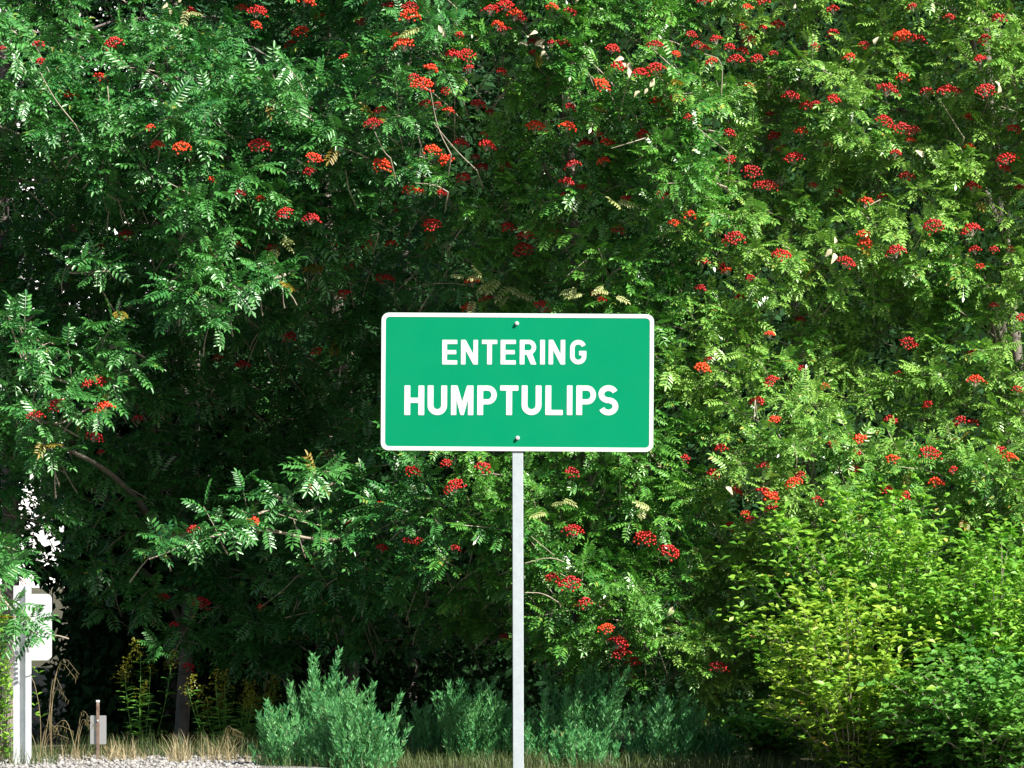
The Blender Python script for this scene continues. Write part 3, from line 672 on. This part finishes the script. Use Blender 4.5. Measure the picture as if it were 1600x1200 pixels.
# ------------------------------------------------------------------ green place-name sign
M['green'] = None
m, nt, b = new_mat('green_sheeting')
b.inputs['Roughness'].default_value = .5; b.inputs['Specular IOR Level'].default_value = .1
fine = ramp(nt, wnoise(nt, 260, 2), [(.3, (.0, .245, .112)), (.7, (.0, .265, .122))])
sg = nt.nodes.new('ShaderNodeNewGeometry'); mp = nt.nodes.new('ShaderNodeMapping'); mp.inputs['Scale'].default_value = (38, 1, 2.2)
nz = nt.nodes.new('ShaderNodeTexNoise'); nz.inputs['Detail'].default_value = 4; nt.links.new(sg.outputs['Position'], mp.inputs[0]); nt.links.new(mp.outputs[0], nz.inputs['Vector'])
dirt = ramp(nt, nz.outputs[0], [(.5, (0, 0, 0)), (.8, (.16, .16, .16))]); c = mixc(nt, dirt, fine, (.02, .19, .10))
c = mixc(nt, ramp(nt, wnoise(nt, 1.6, 3), [(.35, (0, 0, 0)), (.7, (.22, .22, .22))]), c, (.0, .30, .145))
nt.links.new(c, b.inputs['Base Color'])
nt.links.new(ramp(nt, wnoise(nt, 7, 5), [(.3, (.38, .38, .38)), (.7, (.6, .6, .6))]), b.inputs['Roughness'])
M['green'] = m
M['white'] = plain('white_sheeting', (.74, .77, .78), .45)
M['galv'] = plain('galvanised_steel', (.46, .52, .56), .5, metal=.2, c2=(.53, .59, .63), scale=(26), bump=.06, bscale=120)
M['alu'] = plain('aluminium', (.45, .46, .47), .45, metal=.6)
M['bolt'] = plain('zinc_bolt', (.7, .72, .74), .3, metal=.4)
PPM = 350.0
def S(px, py): return ((px-808.5)/PPM, CAMZ+(HZ-py)/PPM)     # sign plane is 22 m from the camera
cx = (808.5-800)/PPM
root = empty('place_name_sign', (cx, 0, 0), 'green ENTERING HUMPTULIPS sign with white border on a steel post', 'sign')
face = bpy.data.objects.new('sign_panel', None)
def curve_mesh(name, loops, ext, mat, parent, y, tilt=True):
    """loops of (x, z) points -> thin solid facing the camera"""
    cu = bpy.data.curves.new(name, 'CURVE'); cu.dimensions = '2D'; cu.fill_mode = 'BOTH'; cu.extrude = ext
    for L in loops:
        s = cu.splines.new('POLY'); s.points.add(len(L)-1); s.use_cyclic_u = True
        for p, (x, z) in zip(s.points, L): p.co = (x, z, 0, 1)
    t = bpy.data.objects.new('tmp', cu); me = bpy.data.meshes.new_from_object(t); bpy.data.objects.remove(t); me.name = name
    me.materials.clear(); me.materials.append(mat)
    T = Matrix.Translation((0, y, 0)) @ Matrix.Rotation(R(90), 4, 'X')
    if tilt:
        zc = S(0, 597)[1]; T = Matrix.Translation((0, 0, zc)) @ Matrix.Rotation(R(.36), 4, 'Y') @ Matrix.Translation((0, 0, -zc)) @ T
    me.transform(T); return obj(name, me, parent)
def rrect(x0, x1, z0, z1, r, n=6):
    P = []
    for (cx_, cz, a0) in ((x1-r, z1-r, 0), (x0+r, z1-r, 90), (x0+r, z0+r, 180), (x1-r, z0+r, 270)):
        for k in range(n+1): a = R(a0+90*k/n); P.append((cx_+r*math.cos(a), cz+r*math.sin(a)))
    return P
W2 = 213/PPM; zt, zb = S(0, 489.5)[1], S(0, 705)[1]
panel = curve_mesh('sign_panel', [rrect(-W2, W2, zb, zt, .034)], .0015, M['green'], root, 0)
bw = 6.6/PPM
curve_mesh('border', [rrect(-W2+.0006, W2-.0006, zb+.0006, zt-.0006, .0335), rrect(-W2+bw, W2-bw, zb+bw, zt-bw, .018)[::-1]], .0006, M['white'], root, -.0022)
# letters: boxes measured on the panel, in units of 1/3.478 photo px
Z = 3.478
def fillet(P, r):
    out = []; n = len(P)
    for i in range(n):
        a, p, c_ = Vector(P[i-1]), Vector(P[i]), Vector(P[(i+1) % n]); u, v = a-p, c_-p; lu, lv = u.length, v.length
        if lu < 1e-6 or lv < 1e-6: continue
        if u.angle(v) > R(150): out.append(tuple(p)); continue
        q = min(r, lu*.45, lv*.45); A, B = p+u/lu*q, p+v/lv*q
        out += [tuple(A), tuple(A*.25+p*.5+B*.25), tuple(B)]
    return out
def offset(C, s):
    C = [Vector(c_) for c_ in C]; Lf, Rt = [], []
    for i, p in enumerate(C):
        if i == 0: t1 = t2 = (C[1]-p).normalized()
        elif i == len(C)-1: t1 = t2 = (p-C[i-1]).normalized()
        else: t1, t2 = (p-C[i-1]).normalized(), (C[i+1]-p).normalized()
        n1, n2 = Vector((-t1.y, t1.x)), Vector((-t2.y, t2.x)); m_ = (n1+n2); m_ = m_/max(.3, m_.length)
        k = s/2/max(.5, m_.dot(n1)); Lf.append(tuple(p+m_*k)); Rt.append(tuple(p-m_*k))
    return [Lf+Rt[::-1]]
def arc(cx_, cy, rx, ry, a0, a1, n=14): return [(cx_+rx*math.cos(R(a0+(a1-a0)*k/n)), cy+ry*math.sin(R(a0+(a1-a0)*k/n))) for k in range(n+1)]
def glyph(ch, w_, h, s):
    t = s*.88; R_ = (w_-s)/2
    if ch == 'E': return [[(0, 0), (w_, 0), (w_, t), (s, t), (s, h/2-t/2), (w_*.93, h/2-t/2), (w_*.93, h/2+t/2), (s, h/2+t/2), (s, h-t), (w_, h-t), (w_, h), (0, h)]]
    if ch == 'N': q = h*.58; return [[(0, 0), (s*.95, 0), (s*.95, q), (w_-s*.95, 0), (w_, 0), (w_, h), (w_-s*.95, h), (w_-s*.95, h-q), (s*.95, h), (0, h)]]
    if ch == 'T': return [[(w_/2-s/2, 0), (w_/2+s/2, 0), (w_/2+s/2, h-t), (w_, h-t), (w_, h), (0, h), (0, h-t), (w_/2-s/2, h-t)]]
    if ch == 'I': return [[(0, 0), (w_, 0), (w_, h), (0, h)]]
    if ch == 'H': return [[(0, 0), (s, 0), (s, h/2-t/2), (w_-s, h/2-t/2), (w_-s, 0), (w_, 0), (w_, h), (w_-s, h), (w_-s, h/2+t/2), (s, h/2+t/2), (s, h), (0, h)]]
    if ch == 'L': return [[(0, 0), (w_, 0), (w_, t), (s, t), (s, h), (0, h)]]
    if ch == 'M': return [[(0, 0), (s*.92, 0), (s*.92, h*.52), (w_/2-s*.28, 0), (w_/2+s*.28, 0), (w_-s*.92, h*.52), (w_-s*.92, 0), (w_, 0), (w_, h), (w_-s*1.1, h), (w_/2, h*.45), (s*1.1, h), (0, h)]]
    if ch in 'PR':
        k = h*(.36 if ch == 'P' else .40); r_ = (h-k)/2; cxx = w_-r_*.95
        hole = [(s, k+t)]+arc(cxx, (h+k)/2, r_*.95-s*.92, r_-t, -90, 90, 10)+[(s, h-t)]
        if ch == 'P': out = [(0, 0), (s, 0), (s, k)]+arc(cxx, (h+k)/2, r_*.95, r_, -90, 90)+[(0, h)]
        else: out = [(0, 0), (s, 0), (s, k), (w_*.42, k), (w_-s*1.08, 0), (w_*1.02, 0), (w_*.78, k*1.06)]+arc(cxx, (h+k)/2, r_*.95, r_, -50, 90)+[(0, h)]
        return [out, hole[::-1]]
    if ch == 'U': return offset([(s/2, h), (s/2, R_+s/2)]+arc(w_/2, R_+s/2, R_, R_, 180, 360)[1:-1]+[(w_-s/2, R_+s/2), (w_-s/2, h)], s)
    if ch == 'G': return offset(arc(w_/2, h-R_-s/2, R_, R_, 22, 180)+arc(w_/2, R_+s/2, R_, R_, 180, 360)+[(w_-s/2, h*.46), (w_*.55, h*.46)], s*.95)
    if ch == 'S':
        ry = (h-t)/4; return offset(arc(w_/2, h-t/2-ry, R_, ry, 22, 262, 18)+arc(w_/2, t/2+ry, R_, ry, 82, -158, 18), s*.97)
LINES = [('ENTERING', 247, 381, 26, [(385, 467), (487, 579), (600, 684), (702, 785), (806, 895), (917, 943), (963, 1053), (1079, 1169)]),
         ('HUMPTULIPS', 495, 656, 32, [(181, 289), (307, 413), (434, 556), (577, 683), (701, 800), (818, 926), (947, 1042), (1065, 1093), (1115, 1222), (1235, 1344)])]
for word, y0, y1, st, bx in LINES:
    for ch, (a, b_) in zip(word, bx):
        if ch == 'I' and st == 32: a, b_ = a-1, b_+1
        x0 = 580+a/Z; yb = 460+y1/Z; X0, Zb = S(x0, yb); k = 1/(Z*PPM); cc = (a+b_)/2; Zb += (cc-794)/Z*.0063/PPM
        lp = [[(X0+x*k, Zb+y*k) for x, y in fillet(P, 4.0)] for P in glyph(ch, b_-a, y1-y0, st)]
        curve_mesh('letter', lp, .0005, M['white'], root, -.0021)
# bolts
for px, py in ((807.5, 505.5), (808.7, 684.5)):
    x, z = S(px, py); bm = bmesh.new()
    for r_, dpt, seg, y in ((.0115, .002, 20, -.003), (.0085, .009, 6, -.0085)):
        rr = bmesh.ops.create_cone(bm, cap_ends=True, segments=seg, radius1=r_*.88, radius2=r_*.8, depth=dpt)
        bmesh.ops.transform(bm, verts=rr['verts'], matrix=Matrix.Translation((x, y-.0005, z)) @ Matrix.Rotation(R(90), 4, 'X'))
    bm_obj('bolt', bm, M['bolt'], root)
# post: square tube
pb = box_bm(-.0243, .0243, .004, .0528, 0, zt-.012, .004, 3)
for v in pb.verts: v.co.x += .0045*(1-v.co.z/zt)
bm_obj('post', pb, M['galv'], root)

# ------------------------------------------------------------------ white post with blank sign, left edge
d = 28.5; k = d/FOC; x0 = (35-800)*k; base = (x0, d-22, 0)
M['paint'] = plain('white_paint', (.66, .69, .70), .5, c2=(.50, .54, .56), scale=14)
root = empty('white_post_sign', base, 'white channel post carrying a plain white sign with rounded corners, left edge', 'sign')
zt2 = CAMZ+(HZ-915)*k; z_ = lambda py: CAMZ+(HZ-py)*k
bm = bmesh.new()   # hat-section post: flange, web, flange
prof = [(-.052, 0), (-.024, 0), (-.019, .035), (.012, .035), (.018, 0), (.052, 0), (.052, .004), (.021, .004), (.015, .039), (-.022, .039), (-.027, .004), (-.052, .004)]
lo = [bm.verts.new((x, y, 0)) for x, y in prof]; hi = [bm.verts.new((x, y, zt2)) for x, y in prof]
for i in range(12): bm.faces.new((lo[i], lo[(i+1) % 12], hi[(i+1) % 12], hi[i]))
bm.faces.new(hi); bm.faces.new(lo[::-1]); bmesh.ops.recalc_face_normals(bm, faces=bm.faces[:])
bm_obj('post', bm, M['paint'], root)
o = curve_mesh('sign_panel', [rrect((22-35)*k, (80-35)*k, z_(1032), z_(928), .03)], .002, M['paint'], root, .044, False)
for zz in (z_(948), z_(1012)):
    bm = bmesh.new(); bmesh.ops.create_cone(bm, cap_ends=True, segments=6, radius1=.008, radius2=.007, depth=.008, matrix=Matrix.Translation((-.004, .030, zz)) @ Matrix.Rotation(R(90), 4, 'X')); bm_obj('bolt', bm, M['bolt'], root)

# ------------------------------------------------------------------ reflector post seen from behind
d = 29.0; k = d/FOC; x0 = (153-800)*k
root = empty('reflector_post', (x0, d-22, 0), 'thin brown reflector post with two silver plates, low in the left shade', 'marker post')
z_ = lambda py: CAMZ+(HZ-py)*k
M['rust'] = plain('brown_steel', (.13, .085, .065), .7, c2=(.24, .17, .13), scale=40, bump=.3)
bm = box_bm(-.009, .009, -.006, .006, 0, z_(1096), .002); bm_obj('post', bm, M['rust'], root)
bm = box_bm(-.0105, .0105, -.0075, .0075, z_(1096)-.006, z_(1096)+.008, .003); bm_obj('post_cap', bm, M['paint'], root)
for a, b_ in ((-12.3, -1.2), (.2, 13)):
    o = curve_mesh('reflector_plate', [rrect(a*k, b_*k, z_(1163), z_(1118), .006)], .0015, M['alu'], root, .0095 if a < 0 else .0095, False)
bm = bmesh.new(); bmesh.ops.create_cone(bm, cap_ends=True, segments=6, radius1=.007, radius2=.006, depth=.006, matrix=Matrix.Translation((0, -.009, z_(1126))) @ Matrix.Rotation(R(90), 4, 'X')); bm_obj('bolt', bm, M['bolt'], root)
